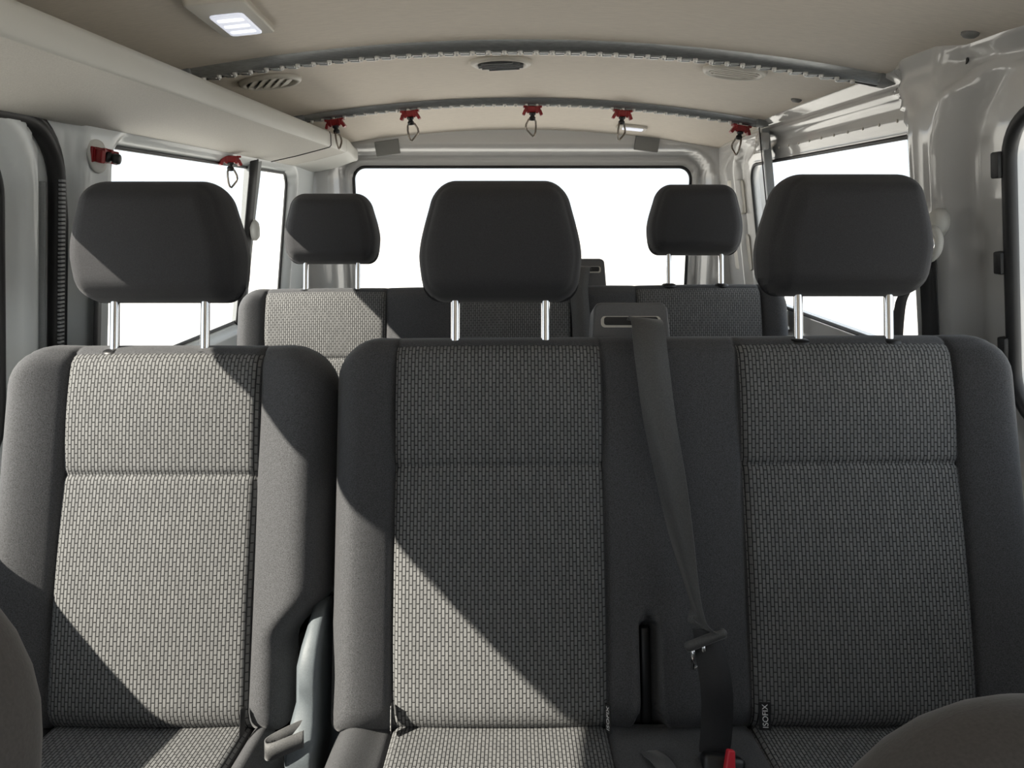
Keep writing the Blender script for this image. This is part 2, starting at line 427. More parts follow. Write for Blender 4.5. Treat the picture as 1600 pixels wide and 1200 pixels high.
def pad(parent, Mx, x0, x1, H, segs, rt=0.06, rb=0.03, T=0.055, Tb=0.05, Rf=0.05, bulge=None, seams=(), sseams=(), gd=0.007,
        trim_top=0.0, fl=None, fr=None, step=0.008, backmat='plain', trim_mat='plain', trim_name='top_trim', uvoff=0.0):
    """upholstered pad: heightfield over an outline; local x across, z up, -y towards the sitter.
       segs = [(xa, xb, name, mat)], outer ones end at the outline (None)."""
    xl_ = lambda s: x0 + inset(s, H, rt, rb) + (fl(s) if fl else 0)
    xr_ = lambda s: x1 - inset(s, H, rt, rb) - (fr(s) if fr else 0)
    srows = [rt * (1 - math.cos(math.pi / 2 * i / 9)) for i in range(10)]
    rows = [H - v for v in srows] + [rb * (1 - math.cos(math.pi / 2 * i / 7)) for i in range(8)] + frange(rb, H - rt, step * 1.4)
    rows += [0.0008, 0.003, H - 0.0008, H - 0.003]
    for q in sseams: rows += [q + d for d in (-.014, -.009, -.005, -.0025, 0, .0025, .005, .009, .014)]
    if trim_top: rows += [H - trim_top - .004, H - trim_top, H - trim_top + .004]
    rows = uniq([r for r in rows if 0 <= r <= H], 6e-4); rows[-1] = H
    def depth(x, s):
        a, b = x0 + (fl(s) if fl else 0), x1 - (fr(s) if fr else 0)
        dx = min(x - a, b - x); dz = min(s, H - s); r = rt if s > H / 2 else rb
        d = r - math.hypot(r - dx, r - dz) if (dx < r and dz < r) else min(dx, dz)
        d = max(d, 0)
        e = min(d / Rf, 1.0); fall = math.sqrt(max(0, 1 - (1 - e) ** 2))
        bb = bulge(x, s) if bulge else 0.0
        g = 0.0
        for q in seams: g += gd * math.exp(-((x - q) / 0.0045) ** 2)
        for q in sseams:
            if any(a <= x <= b for a, b in zip(seams[0::2], seams[1::2])): g += 0.6 * gd * math.exp(-((s - q) / 0.0045) ** 2)
        if trim_top: g += 0.004 * math.exp(-((s - (H - trim_top)) / 0.004) ** 2)
        return T - fall * (T + bb - g), fall
    out = []
    parts = []
    for (xa, xb, name, mt) in segs:
        if xa is None and xb is None: mode = 'full'
        elif xa is None: mode = 'L'
        elif xb is None: mode = 'R'
        else: mode = 'I'
        if mode == 'I':
            cols = uniq(frange(xa, xb, step) + [xa + d for d in (.002, .0045, .008, .012)] + [xb - d for d in (.002, .0045, .008, .012)], 8e-4); cols[-1] = xb
            for (lo, hi, st) in getattr(bulge, 'fine', ()):
                cols = uniq(cols + [v for v in frange(lo, hi, st) if xa < v < xb], 8e-4)
            colf = lambda s, c=cols: c
        elif mode == 'L': colf = lambda s, b=xb: [xl_(s) + (b - xl_(s)) * t for t in EDGE]
        elif mode == 'R': colf = lambda s, a=xa: [a + (xr_(s) - a) * (1 - t) for t in reversed(EDGE)]
        else:
            tt = uniq([0.5 * t for t in EDGE] + [1 - 0.5 * t for t in EDGE]); tt[-1] = 1.0
            colf = lambda s, T_=tt: [xl_(s) + (xr_(s) - xl_(s)) * t for t in T_]
        bands = [(rows, name, mt)]
        if trim_top and mode == 'I' and mt == 'weave':
            k = min(range(len(rows)), key=lambda i: abs(rows[i] - (H - trim_top)))
            bands = [(rows[:k + 1], name, mt), (rows[k:], trim_name, trim_mat)]
            if sseams:
                q = sseams[0]; k2 = min(range(k), key=lambda i: abs(rows[i] - q))
                bands = [(rows[:k2 + 1], 'lower_' + name, mt), (rows[k2:k + 1], 'upper_' + name, mt), (rows[k:], trim_name, trim_mat)]
        for (rw, nm, mm) in bands:
            V = []; UV = []; F = []; nc = None
            for s in rw:
                c = colf(s); nc = len(c)
                for x in c:
                    y, _ = depth(x, s); V.append(Mx @ Vector((x, y, s))); UV.append((x + uvoff, s))
            for j in range(len(rw) - 1):
                for i in range(nc - 1):
                    a = j * nc + i; F.append((a, a + 1, a + 1 + nc, a + nc))
            out.append(mk(nm, V, F, mm, parent, uv=UV))
    # back
    V = []; F = []; tt = uniq([0.5 * t for t in EDGE] + [1 - 0.5 * t for t in EDGE]); tt[-1] = 1.0; nc = len(tt)
    for s in rows:
        for t in tt:
            x = xl_(s) + (xr_(s) - xl_(s)) * t; _, fall = depth(x, s); V.append(Mx @ Vector((x, T + fall * Tb, s)))
    for j in range(len(rows) - 1):
        for i in range(nc - 1):
            a = j * nc + i; F.append((a + nc, a + 1 + nc, a + 1, a))
    out.append(mk('back_cover', V, F, backmat, parent))
    return out

def bolster_bulge(x0, x1, panels, H, mid, amt=0.027, slot=None):
    def f(x, s):
        p0, p1 = panels[0][0], panels[-1][1]
        if x < p0:
            t = (p0 - x) / (p0 - x0); return amt * math.sin(math.pi / 2 * min(1.0, t / 0.64))
        if x > p1:
            t = (x - p1) / (x1 - p1); return amt * math.sin(math.pi / 2 * min(1.0, t / 0.64))
        for (a, b) in panels:
            if a <= x <= b:
                u = (x - a) / (b - a) * 2 - 1; v = 0.010 * (1 - u * u)
                if s > mid: v += 0.008 * math.sin(math.pi * min(1, (s - mid) / (H - mid)))
                else: v += 0.006 * math.sin(math.pi * min(1, (mid - s) / mid))
                return v
        for (a, b), (c, d) in zip(panels[:-1], panels[1:]):
            if b < x < c:
                u = (x - b) / (c - b); v = 0.012 * math.sin(math.pi * u)
                if slot:
                    cx, hw, top = slot
                    dd = abs(x - cx) - hw if s < top - hw else math.hypot(x - cx, s - (top - hw)) - hw
                    if s < 0.04: dd -= 0.4 * (0.04 - s)
                    v -= 0.05 * sm(0.004, -0.004, dd); v += 0.004 * math.exp(-((dd - 0.006) / 0.004) ** 2)
                return v
        return 0.0
    if slot: f.fine = [(slot[0] - 0.032, slot[0] + 0.032, 0.0022)]
    return f

def headrest(parent, cx, y, z, wd=0.240, ht=0.176, tilt=6, post_dx=0.066, post_bot=0.90, post_y=None):
    Mx = Matrix.Translation((cx, y, z)) @ Matrix.Rotation(R(-tilt), 4, 'X')
    hw = wd / 2
    tp = lambda s: 0.024 * sm(ht * 0.35, ht * 1.05, s) + 0.006 * sm(ht * 0.4, 0, s)
    before = set(parent.children)
    def bl(x, s):
        u = x / hw; return 0.008 * (1 - u * u) + 0.006 * math.sin(math.pi * s / ht)
    # cushion: front + back joined as one mesh
    xl_ = lambda s: -hw + inset(s, ht, 0.033, 0.026) + tp(s); xr_ = lambda s: -xl_(s)
    rows = uniq([0.033 * (1 - math.cos(math.pi / 2 * i / 10)) for i in range(11)] + [ht - 0.033 * (1 - math.cos(math.pi / 2 * i / 10)) for i in range(11)] + frange(0.04, ht - 0.04, 0.007) + [0.0006, ht - 0.0006]); rows[-1] = ht
    tt = uniq([0.5 * t for t in EDGE] + [1 - 0.5 * t for t in EDGE] + [k / 40 for k in range(41)] , 2e-3); tt[-1] = 1.0; nc = len(tt)
    T, Tb, Rf = 0.060, 0.055, 0.036
    def dist(x, s):
        a = -hw + tp(s); dx = min(x - a, -a - x); dz = min(s, ht - s); r = 0.033 if s > ht / 2 else 0.035
        return max(0, r - math.hypot(r - dx, r - dz) if (dx < r and dz < r) else min(dx, dz))
    V = []; F = []
    for side in (0, 1):
        for s in rows:
            for t in tt:
                x = xl_(s) + (xr_(s) - xl_(s)) * t; d = dist(x, s); e = min(d / Rf, 1); fall = math.sqrt(max(0, 1 - (1 - e) ** 2))
                if side == 0: yy = T - fall * (T + bl(x, s)) + 0.0035 * math.exp(-((d - 0.012) / 0.0022) ** 2)
                else: yy = T + fall * Tb
                V.append(Mx @ Vector((x, yy, s)))
    nr = len(rows)
    for side in (0, 1):
        o0 = side * nr * nc
        for j in range(nr - 1):
            for i in range(nc - 1):
                a = o0 + j * nc + i; q = (a, a + 1, a + 1 + nc, a + nc); F.append(q if side == 0 else tuple(reversed(q)))
    h = mk('headrest', V, F, 'head', parent)
    for s in (-1, 1):
        px = cx + s * post_dx; py = y + 0.045
        ya = py - 0.005; tlt = math.tan(R(14))
        tube('headrest_post', [(px, ya - (z - post_bot) * tlt, post_bot), (px, ya, z - 0.002), (px, ya + 0.02 * tlt, z + 0.03)], 0.0066, 'chrome', h, n=14)
        V, F = lathe_vf([(0.0, -0.006), (0.018, -0.006), (0.019, -0.001), (0.016, 0.003), (0.009, 0.005), (0.0, 0.005)], 20)
        zc_ = post_bot + 0.010; off = Vector((px, ya - (z - zc_) * tlt, zc_))
        mk('post_guide', [v + off for v in V], F, 'black', parent)
    return h

A20 = R(20)
def seat_matrix(Y0, Z0, roll=0.0): return Matrix.Translation((0, Y0, Z0)) @ Matrix.Rotation(roll, 4, 'Y') @ Matrix.Rotation(-A20, 4, 'X')

def cushion_matrix(Y0, Z0):
    # local z -> towards the front (-Y) and slightly up, local -y -> up
    f = Vector((0, -math.cos(R(7)), math.sin(R(7)))); up = Vector((0, math.sin(R(7)), math.cos(R(7))))
    m = Matrix(((-1, 0, 0, 0), (0, -up.y, f.y, Y0), (0, -up.z, f.z, Z0), (0, 0, 0, 1)))
    return m

def cushion(parent, x0, x1, panels, Y0, Z0, L=0.47):
    Mx = cushion_matrix(Y0, Z0)
    pn = [(-b, -a) for a, b in reversed(panels)]
    X0, X1 = -x1, -x0
    def bl(x, s):
        if x < pn[0][0]: return 0.022 * sm(0, 0.6, (pn[0][0] - x) / (pn[0][0] - X0))
        if x > pn[-1][1]: return 0.022 * sm(0, 0.6, (x - pn[-1][1]) / (X1 - pn[-1][1]))
        return 0.008
    segs = [(None, pn[0][0], 'cushion_bolster', 'plain')]
    for i, (a, b) in enumerate(pn):
        segs.append((a, b, 'cushion_panel', 'weave'))
        if i < len(pn) - 1: segs.append((b, pn[i + 1][0], 'cushion_strip', 'plain'))
    segs.append((pn[-1][1], None, 'cushion_bolster', 'plain'))
    sm_ = [q for p in pn for q in p]
    o = pad(parent, Mx, X0, X1, L, segs, rt=0.05, rb=0.045, T=0.06, Tb=0.04, Rf=0.04, bulge=bl, seams=sm_, step=0.012, backmat='black')
    o[-1].name = 'cushion_base'
    return o

def seat(name, label, x0, x1, panels, Y0, H, mid, cat, group=None, roll=0.0, slot=None, notch=None, Z0=0.38):
    root = thing(name, ((x0 + x1) / 2, Y0 - 0.15, 0.0), label, cat, group)
    Mx = seat_matrix(Y0, 0.40, roll)
    segs = [(None, panels[0][0], 'side_bolster', 'plain')]
    for i, (a, b) in enumerate(panels):
        segs.append((a, b, 'backrest_panel', 'weave'))
        if i < len(panels) - 1: segs.append((b, panels[i + 1][0], 'centre_strip', 'plain'))
    segs.append((panels[-1][1], None, 'side_bolster', 'plain'))
    pad(root, Mx, x0, x1, H, segs, rt=0.068, rb=0.022, bulge=bolster_bulge(x0, x1, panels, H, mid, slot=slot),
        seams=[q for p in panels for q in p], sseams=[mid], trim_top=0.020, fr=notch, backmat='greyp', Rf=0.040)
    cushion(root, x0 + 0.004, x1 - 0.004 - (notch(0) if notch else 0), panels, Y0 + 0.055, 0.394)
    # pedestal under the cushion
    box('seat_base', ((x0 + x1) / 2, Y0 - 0.20, 0.145), ((x1 - x0) * 0.86, 0.36, 0.29), 'black', root, bev=0.01)
    return root, Mx

notch = lambda s: 0.052 * sm(0.20, 0.125, s)
single, MS = seat('single_seat', 'single passenger seat with sunlit grey woven panels beside the sliding door', -0.730, -0.258,
                  [(-0.634, -0.361)], 0.905, 0.548, 0.355, 'seat', notch=notch)
headrest(single, -0.515, 1.083, 0.968, wd=0.248, post_bot=0.885)
bench, MB = seat('double_seat', 'double passenger bench with central seat belt slot and two woven backrests', -0.254, 0.728,
                 [(-0.163, 0.130), (0.328, 0.633)], 0.905, 0.560, 0.368, 'seat', roll=-0.006, slot=(0.188, 0.011, 0.155))
headrest(bench, -0.017, 1.085, 0.969, post_bot=0.895)
headrest(bench, 0.484, 1.083, 0.978, wd=0.248, post_bot=0.90)
rear, MR = seat('rear_bench', 'three-place rear bench standing behind the middle row of seats', -0.690, 0.700,
                [(-0.612, -0.312), (-0.130, 0.150), (0.318, 0.626)], 1.745, 0.552, 0.362, 'seat', roll=-0.010)
headrest(rear, -0.456, 1.925, 0.966, post_bot=0.885)
headrest(rear, 0.462, 1.925, 0.988, post_bot=0.90)

# belt outlet housings at the top of the backrests
def outlet(parent, cx, y, z, wd=0.112):
    hw = wd / 2
    poly = [(-hw - 0.006, -0.06), (hw + 0.006, -0.06), (hw, 0.026)] + [(hw - 0.012 + 0.012 * math.cos(R(a)), 0.026 + 0.012 * math.sin(R(a))) for a in (30, 60, 90)] \
        + [(-hw + 0.012 + 0.012 * math.cos(R(a)), 0.026 + 0.012 * math.sin(R(a))) for a in (90, 120, 150)] + [(-hw, 0.026)]
    Mx = Matrix.Translation((cx, y, z)) @ Matrix.Rotation(R(90 - 18), 4, 'X') @ Matrix.Translation((0, 0, -0.05))
    V, F = extrude_vf(poly, 0.05, Mx)
    h = mk('belt_outlet', V, F, 'outp', parent, smooth=False)
    bv = h.modifiers.new('bevel', 'BEVEL'); bv.width = 0.004; bv.segments = 2; bv.limit_method = 'ANGLE'
    # slot: pale lip and dark opening
    lip = rrect(0, 0.008, hw * 0.80, 0.0085, 0.006); V, F = extrude_vf(lip, 0.0022, Mx @ Matrix.Translation((0, 0, 0.0495)))
    mk('slot_lip', V, F, 'cream', h, smooth=False)
    op = rrect(0, 0.009, hw * 0.72, 0.0062, 0.004); V, F = extrude_vf(op, 0.0022, Mx @ Matrix.Translation((0, 0, 0.0508)))
    mk('slot_opening', V, F, 'black', h, smooth=False)
    return h
outlet(bench, 0.178, 1.140, 0.926)
outlet(rear, 0.188, 1.985, 0.938, 0.10)

# black liner inside the bench slot, buckle stalk beside it
V, F = box_vf((0, 0, 0), (0.016, 0.012, 0.140), None, 0.004)
mk('slot_liner', [MB @ (v + Vector((0.188, 0.034, 0.072))) for v in V], F, 'black', bench)

# fabric tags with lettering
def lettering(text, size, Mx, parent):
    cu = D.curves.new('tag_lettering', 'FONT'); cu.body = text; cu.size = size; cu.align_x = 'CENTER'; cu.align_y = 'CENTER'; cu.extrude = 0.0002
    t = D.objects.new('tmp_text', cu); COL.objects.link(t)
    bpy.context.view_layer.update()
    me = D.meshes.new_from_object(t.evaluated_get(bpy.context.evaluated_depsgraph_get()))
    V = [Mx @ v.co for v in me.vertices]; F = [tuple(p.vertices) for p in me.polygons]
    D.objects.remove(t); D.curves.remove(cu); D.meshes.remove(me)
    return mk('tag_lettering', V, F, 'white', parent, smooth=False)

def fabric_tag(parent, MX, x, s, ang, text=True, depth=-0.009):
    """small cloth label sewn in the seam; ang = swing out of the backrest plane in degrees"""
    L = MX @ Matrix.Translation((x, depth, s)) @ Matrix.Rotation(R(-ang), 4, 'Z')
    V, F = box_vf((0.0078, 0, 0), (0.0156, 0.0014, 0.036), None, 0.0004)
    t = mk('isofix_tag', [L @ v for v in V], F, 'black', parent, smooth=False)
    if text:
        LM = L @ Matrix.Translation((0.0088, -0.00095, 0)) @ Matrix.Rotation(R(90), 4, 'X') @ Matrix.Rotation(R(90), 4, 'Z')
        lettering('ISOFIX', 0.0105, LM, t)
    return t
fabric_tag(bench, MB, 0.332, 0.031, 6)
fabric_tag(bench, MB, 0.126, 0.031, 70)
fabric_tag(bench, MB, -0.163, 0.031, 82, depth=-0.004)
fabric_tag(single, MS, -0.361, 0.026, 95, depth=-0.004)

# hinge cover and pull strap of the single seat
def hinge_cover(parent):
    prof = [(0.554, 1.010), (0.557, 0.990), (0.552, 0.968), (0.540, 0.945), (0.522, 0.924), (0.50, 0.910), (0.475, 0.903), (0.455, 0.898), (0.435, 0.888), (0.415, 0.872), (0.395, 0.862), (0.33, 0.86), (0.30, 0.88), (0.30, 1.00), (0.40, 1.02)]
    V = []; F = []; n = len(prof)
    xs = [(-0.289, -0.010), (-0.286, -0.003), (-0.283, 0.0), (-0.266, 0.0), (-0.2625, -0.003), (-0.261, -0.008)]
    for x, d in xs:
        for z, y in prof: V.append((x + (0.010 * sm(0.50, 0.55, z) - 0.010 * sm(0.45, 0.42, z) if x < -0.27 else 0), y - d, z))
    for j in range(len(xs) - 1):
        for i in range(n): F.append((j * n + i, j * n + (i + 1) % n, (j + 1) * n + (i + 1) % n, (j + 1) * n + i))
    F.append(tuple(range(n - 1, -1, -1))); F.append(tuple((len(xs) - 1) * n + i for i in range(n)))
    h = sharp(mk('hinge_cover', V, F, 'bluep', parent), 40)
    tag(h, 'pale grey moulded hinge cover')
    return h
hinge_cover(single)

def ribbon_vf(centres, dirs, w, th=0.0016):
    V = []; F = []
    C = [Vector(c) for c in centres]; Dv = [Vector(d).normalized() for d in dirs]; n = len(C)
    for i in range(n):
        a = C[max(0, i - 1)]; b = C[min(n - 1, i + 1)]; t = (b - a).normalized(); nn = t.cross(Dv[i]).normalized()
        wi = (w[i] if isinstance(w, (list, tuple)) else w) / 2
        V += [C[i] - Dv[i] * wi - nn * th / 2, C[i] + Dv[i] * wi - nn * th / 2, C[i] + Dv[i] * wi + nn * th / 2, C[i] - Dv[i] * wi + nn * th / 2]
    for i in range(n - 1):
        for k in range(4): F.append((i * 4 + k, i * 4 + (k + 1) % 4, i * 4 + 4 + (k + 1) % 4, i * 4 + 4 + k))
    F.append((3, 2, 1, 0)); F.append(tuple((n - 1) * 4 + k for k in range(4)))
    return V, F

def spline(P, n):
    P = [Vector(p) for p in P]; out = []
    for i in range(len(P) - 1):
        p0 = P[max(0, i - 1)]; p1 = P[i]; p2 = P[i + 1]; p3 = P[min(len(P) - 1, i + 2)]
        for k in range(n):
            t = k / n; out.append(0.5 * ((2 * p1) + (p2 - p0) * t + (2 * p0 - 5 * p1 + 4 * p2 - p3) * t * t + (3 * p1 - p0 - 3 * p2 + p3) * t ** 3))
    out.append(P[-1]); return out

c = spline([(-0.272, 0.893, 0.430), (-0.295, 0.878, 0.427), (-0.312, 0.868, 0.423), (-0.318, 0.860, 0.421), (-0.312, 0.854, 0.420), (-0.295, 0.858, 0.424), (-0.270, 0.868, 0.429)], 6)
V, F = ribbon_vf(c, [(0, 0.2, 1)] * len(c), 0.022, 0.002)
mk('pull_strap', V, F, 'webbing', single)
# pull strap of the bench
c = spline([(0.176, 0.865, 0.412), (0.186, 0.835, 0.424), (0.193, 0.815, 0.420), (0.196, 0.80, 0.400), (0.196, 0.795, 0.375)], 6)
V, F = ribbon_vf(c, [(1, -0.1, 0.15)] * len(c), 0.024, 0.003)
mk('pull_strap', V, F, 'webbing', bench)

# ------------------------------------------------------------------ seat belt hanging across the bench
belt = thing('seat_belt', (0.22, 0.90, 0.41), 'grey seat belt hanging twisted over the middle of the double bench', 'seat belt')
c = spline([(0.192, 1.118, 0.938), (0.193, 1.105, 0.944), (0.194, 1.085, 0.936), (0.194, 1.052, 0.900), (0.202, 1.016, 0.818), (0.214, 0.985, 0.745), (0.228, 0.950, 0.657), (0.239, 0.920, 0.600), (0.250, 0.902, 0.566)], 8)
n = len(c); dirs = []; ws_ = []
for i in range(n):
    t = i / (n - 1); a = R(4 + 26 * sm(0.3, 0.62, t) + 48 * sm(0.55, 0.9, t) - 40 * sm(0.92, 1.0, t))
    dirs.append((math.cos(a), -math.sin(a), -0.10)); ws_.append(0.047)
V, F = ribbon_vf(c, dirs, ws_); mk('webbing', V, F, 'webbing', belt)
c = spline([(0.250, 0.902, 0.566), (0.257, 0.886, 0.535), (0.262, 0.872, 0.50), (0.264, 0.868, 0.46), (0.262, 0.862, 0.425), (0.258, 0.855, 0.396)], 8)
V, F = ribbon_vf(c, [(1, -0.35 + 0.25 * i / (len(c) - 1), 0.12) for i in range(len(c))], [0.030 + 0.010 * sm(0, 0.25, i / (len(c) - 1)) - 0.012 * sm(0.8, 1, i / (len(c) - 1)) for i in range(len(c))])
mk('lap_webbing', V, F, 'darkweb', belt)
Mt = Matrix.Translation((0.250, 0.893, 0.556)) @ Matrix.Rotation(R(-24), 4, 'Y') @ Matrix.Rotation(R(20), 4, 'X')
V, F = box_vf((0, 0, 0), (0.058, 0.012, 0.013), None, 0.005)
tg = mk('belt_tongue', [Mt @ v for v in V], F, 'webbing', belt)
V, F = tube_vf([Mt @ Vector(p) for p in ((-0.020, -0.004, -0.004), (-0.030, -0.006, -0.036), (-0.012, -0.006, -0.034), (-0.006, -0.004, -0.004))], 0.0028, 8)
mk('tongue_plate', V, F, 'chrome', tg)

buckle = thing('seat_belt_buckle', (0.262, 0.83, 0.36), 'black seat belt buckle with red release button on the double bench', 'buckle')
V, F = box_vf((0, 0, 0), (0.052, 0.030, 0.060), None, 0.006)
Mk_ = Matrix.Translation((0.262, 0.826, 0.402)) @ Matrix.Rotation(R(-28), 4, 'X') @ Matrix.Rotation(R(8), 4, 'Y')
mk('housing', [Mk_ @ v for v in V], F, 'black', buckle)
V, F = extrude_vf([(-0.006, -0.012), (0.012, -0.012), (0.008, 0.040), (-0.001, 0.040)], 0.012, Mk_ @ Matrix.Rotation(R(90), 4, 'X') @ Matrix.Translation((0, 0, 0.014)))
o = mk('release_button', V, F, 'redb', buckle, smooth=False)
b = o.modifiers.new('bevel', 'BEVEL'); b.width = 0.002; b.segments = 2

# belt of the rear bench running out of its outlet
rb_ = thing('seat_belt', (0.175, 1.87, 0.6), 'dark seat belt on the middle place of the rear bench', 'seat belt')
c = spline([(0.180, 1.972, 0.950), (0.176, 1.955, 0.957), (0.172, 1.935, 0.950), (0.166, 1.912, 0.905), (0.172, 1.885, 0.82), (0.178, 1.85, 0.72), (0.182, 1.815, 0.62)], 6)
V, F = ribbon_vf(c, [(1, -0.15, -0.05)] * len(c), 0.046); mk('webbing', V, F, 'webbing', rb_)

# ------------------------------------------------------------------ front seats (shoulders reach into view)
def front_seat(name, label, x0, x1, Y0, z_top, rt):
    root = thing(name, ((x0 + x1) / 2, Y0 - 0.2, 0.0), label, 'seat')
    H = 0.60; Mx = Matrix.Translation((0, Y0 - 0.20, z_top - H * math.cos(R(17)))) @ Matrix.Rotation(-R(17), 4, 'X')
    bl = lambda x, s: 0.03 * sm(0.6, 1.0, abs(2 * (x - x0) / (x1 - x0) - 1))
    o = pad(root, Mx, x0, x1, H, [(None, None, 'backrest', 'frontfab')], rt=rt, rb=0.05, T=0.06, Tb=0.06, Rf=0.07, bulge=bl, step=0.012, backmat='frontfab')
    Mc = cushion_matrix(Y0 - 0.18, z_top - H * math.cos(R(17)) + 0.01)
    o = pad(root, Mc, -x1, -x0, 0.48, [(None, None, 'cushion', 'frontfab')], rt=0.06, rb=0.05, T=0.06, Tb=0.05, Rf=0.06, step=0.015, backmat='black')
    o[-1].name = 'cushion_base'
    box('seat_base', ((x0 + x1) / 2, Y0 - 0.42, 0.135), ((x1 - x0) * 0.8, 0.38, 0.27), 'black', root, bev=0.01)
    headrest(root, (x0 + x1) / 2, Y0 + 0.0, z_top + 0.05, post_bot=z_top - 0.02)
    return root
front_seat('front_seat', 'front seat with dark shoulder standing before the single seat', -0.75, -0.230, 0.31, 0.962, 0.10)
front_seat('front_seat', 'front seat with broad grey-brown shoulder standing before the double bench', 0.152, 0.71, 0.33, 0.862, 0.13)

# ------------------------------------------------------------------ overhead duct
duct = thing('overhead_duct', (-0.62, 1.2, 1.233), 'long pale grained overhead air duct along the window side of the roof', 'air duct')
SEC = [(-0.738, 1.252), (-0.728, 1.234), (-0.700, 1.230), (-0.62, 1.247), (-0.540, 1.267), (-0.524, 1.2715), (-0.520, 1.276), (-0.5195, 1.305), (-0.523, 1.313), (-0.54, 1.319), (-0.66, 1.323), (-0.738, 1.328)]
def duct_part(nm, ys, idx, m, shift=None):
    V = []; F = []; k = len(idx)
    for y in ys:
        for i in idx:
            x, z = SEC[i]
            if shift: x, z = shift(x, z, y)
            V.append((x, y, z))
    for j in range(len(ys) - 1):
        for i in range(k - 1): F.append((j * k + i, j * k + i + 1, (j + 1) * k + i + 1, (j + 1) * k + i))
    return sharp(mk(nm, V, F, m, duct), 50)
def endshift(x, z, y):
    t = sm(2.52, 2.80, y); return (x - 0.02 * t if x > -0.56 else x, z - 0.010 * t)
ysA = frange(-0.70, 2.30, 0.1); ysB = frange(2.303, 2.52, 0.04); ysC = frange(2.523, 2.80, 0.03)
duct_part('underside_panel', ysA, range(0, 6), 'duct'); duct_part('edge_strip', ysA, range(5, 12), 'ductl')
e1 = duct_part('end_panel', ysB, range(0, 6), 'duct'); duct_part('edge_strip', ysB, range(5, 12), 'ductl')
duct_part('end_cap', ysC, range(0, 6), 'ductl', endshift); duct_part('edge_strip', ysC, range(5, 12), 'ductl', endshift)
for yg in (2.3015,):
    tube('panel_gap', [(x, yg, z - 0.0004) for x, z in SEC[1:9]], 0.0022, 'darkgap', duct, n=6)

# ------------------------------------------------------------------ sliding door seal on the left
seal = thing('trim_1', (-0.74, 1.235, 0.05), 'black ribbed rubber seal running up the sliding door edge', kind='structure')
pts = []
zz = frange(0.06, 1.13, 0.05); pts = [(1.262, z) for z in zz]
pts += [(1.262 - 0.10 + 0.10 * math.cos(R(a)), 1.13 + 0.10 * math.sin(R(a))) for a in range(10, 91, 10)]
pts += [(y, 1.230) for y in (1.05, 0.9, 0.7, 0.5, 0.3, 0.1, -0.05)]
tube('seal_bead', [(xl(1.24, z) + 0.010, y, z) for y, z in pts], 0.013, 'rubber', seal, n=10)
tube('seal_lip', [(xl(1.24, z) + 0.004, y + (0.024 if z < 1.13 else 0.018), z + (0.0 if z < 1.13 else 0.010)) for y, z in pts], 0.010, 'rubber', seal, n=8)
V = []; F = []
for k in range(74):
    z = 0.66 + k * 0.0066; b, f = box_vf((xl(1.24, z) + 0.0240, 1.2515, z), (0.006, 0.012, 0.0040), None, 0.0012)
    o0 = len(V); V += b; F += [tuple(i + o0 for i in q) for q in f]
mk('seal_ribs', V, F, 'ribs', seal, smooth=False, kind='stuff')
tube('inner_trim', [(xl(1.24, z) + 0.004, 1.232, z) for z in frange(0.06, 1.14, 0.06)], 0.006, 'greyp', seal, n=8)

# ------------------------------------------------------------------ roof rails with lugs
def rail(name, Y, xa, xb, label, hgt, wid):
    root = thing(name, (0.05, Y, zceil(0.05, Y) - hgt), label, 'cargo rail', 'cargo rails across the roof')
    xs = frange(xa, xb, 0.02)
    def sweep(nm, sec, m):
        V = []; F = []; k = len(sec)
        for x in xs:
            for (dy, dz) in sec: V.append((x, Y + dy, zceil(x, Y) + dz))
        for j in range(len(xs) - 1):
            for i in range(k): F.append((j * k + i, j * k + (i + 1) % k, (j + 1) * k + (i + 1) % k, (j + 1) * k + i))
        F.append(tuple(range(k - 1, -1, -1))); F.append(tuple((len(xs) - 1) * k + i for i in range(k)))
        return sharp(mk(nm, V, F, m, root), 35)
    w = wid / 2; h = hgt
    sweep('rail_body', [(-w - 0.006, 0.0), (-w - 0.004, -h * 0.45), (-w + 0.002, -h * 0.85), (-w + 0.006, -h), (w - 0.006, -h), (w - 0.002, -h * 0.85), (w + 0.004, -h * 0.45), (w + 0.006, 0.0)], 'track')
    sweep('slot_channel', [(-0.006, -h - 0.0006), (0.006, -h - 0.0006), (0.006, -h + 0.004), (-0.006, -h + 0.004)], 'darkgap')
    # alternating round lugs along both edges of the slot
    V, F = lathe_vf([(0.0, 0.0), (0.0046, -0.0005), (0.0050, -0.004), (0.0038, -0.0075), (0.0, -0.0085)], 8)
    me = None; n = int((xb - xa - 0.05) / 0.0308)
    for k in range(n + 1):
        x = xa + 0.025 + k * 0.0308; z = zceil(x, Y) - h
        if me is None:
            o = mk('track_lug', [v + worldloc(root) for v in V], F, 'alu', root); me = o.data
        else:
            o = D.objects.new('track_lug', me); COL.objects.link(o); o.parent = root
        o.location = Vector((x, Y - w + 0.006, z + 0.0015)) - worldloc(root)
    # scalloped lips on both sides of the slot
    for sgn in (1, -1):
        V = []; F = []
        for k in range(n):
            x = xa + 0.0404 + k * 0.0308; z = zceil(x, Y) - h - 0.0012
            b, f = box_vf((x, Y + sgn * (w - 0.0085), z), (0.018, 0.007, 0.0034), None, 0.0012); o0 = len(V); V += b; F += [tuple(i + o0 for i in q) for q in f]
        mk('slot_lip', V, F, 'track', root, smooth=False, kind='stuff')
    for x, s in ((xa, -1), (xb, 1)):
        box('rail_end_cap', (x + s * 0.012, Y, zceil(x, Y) - h * 0.45), (0.036, wid + 0.022, h * 1.05), 'greyp', root, Mx=Matrix.Rotation(R(8) * s, 3, 'Y'), bev=0.004)
    return root
rail('cargo_rail', 1.60, -0.625, 0.715, 'long grey slotted cargo rail across the roof before the round vents', 0.019, 0.034)
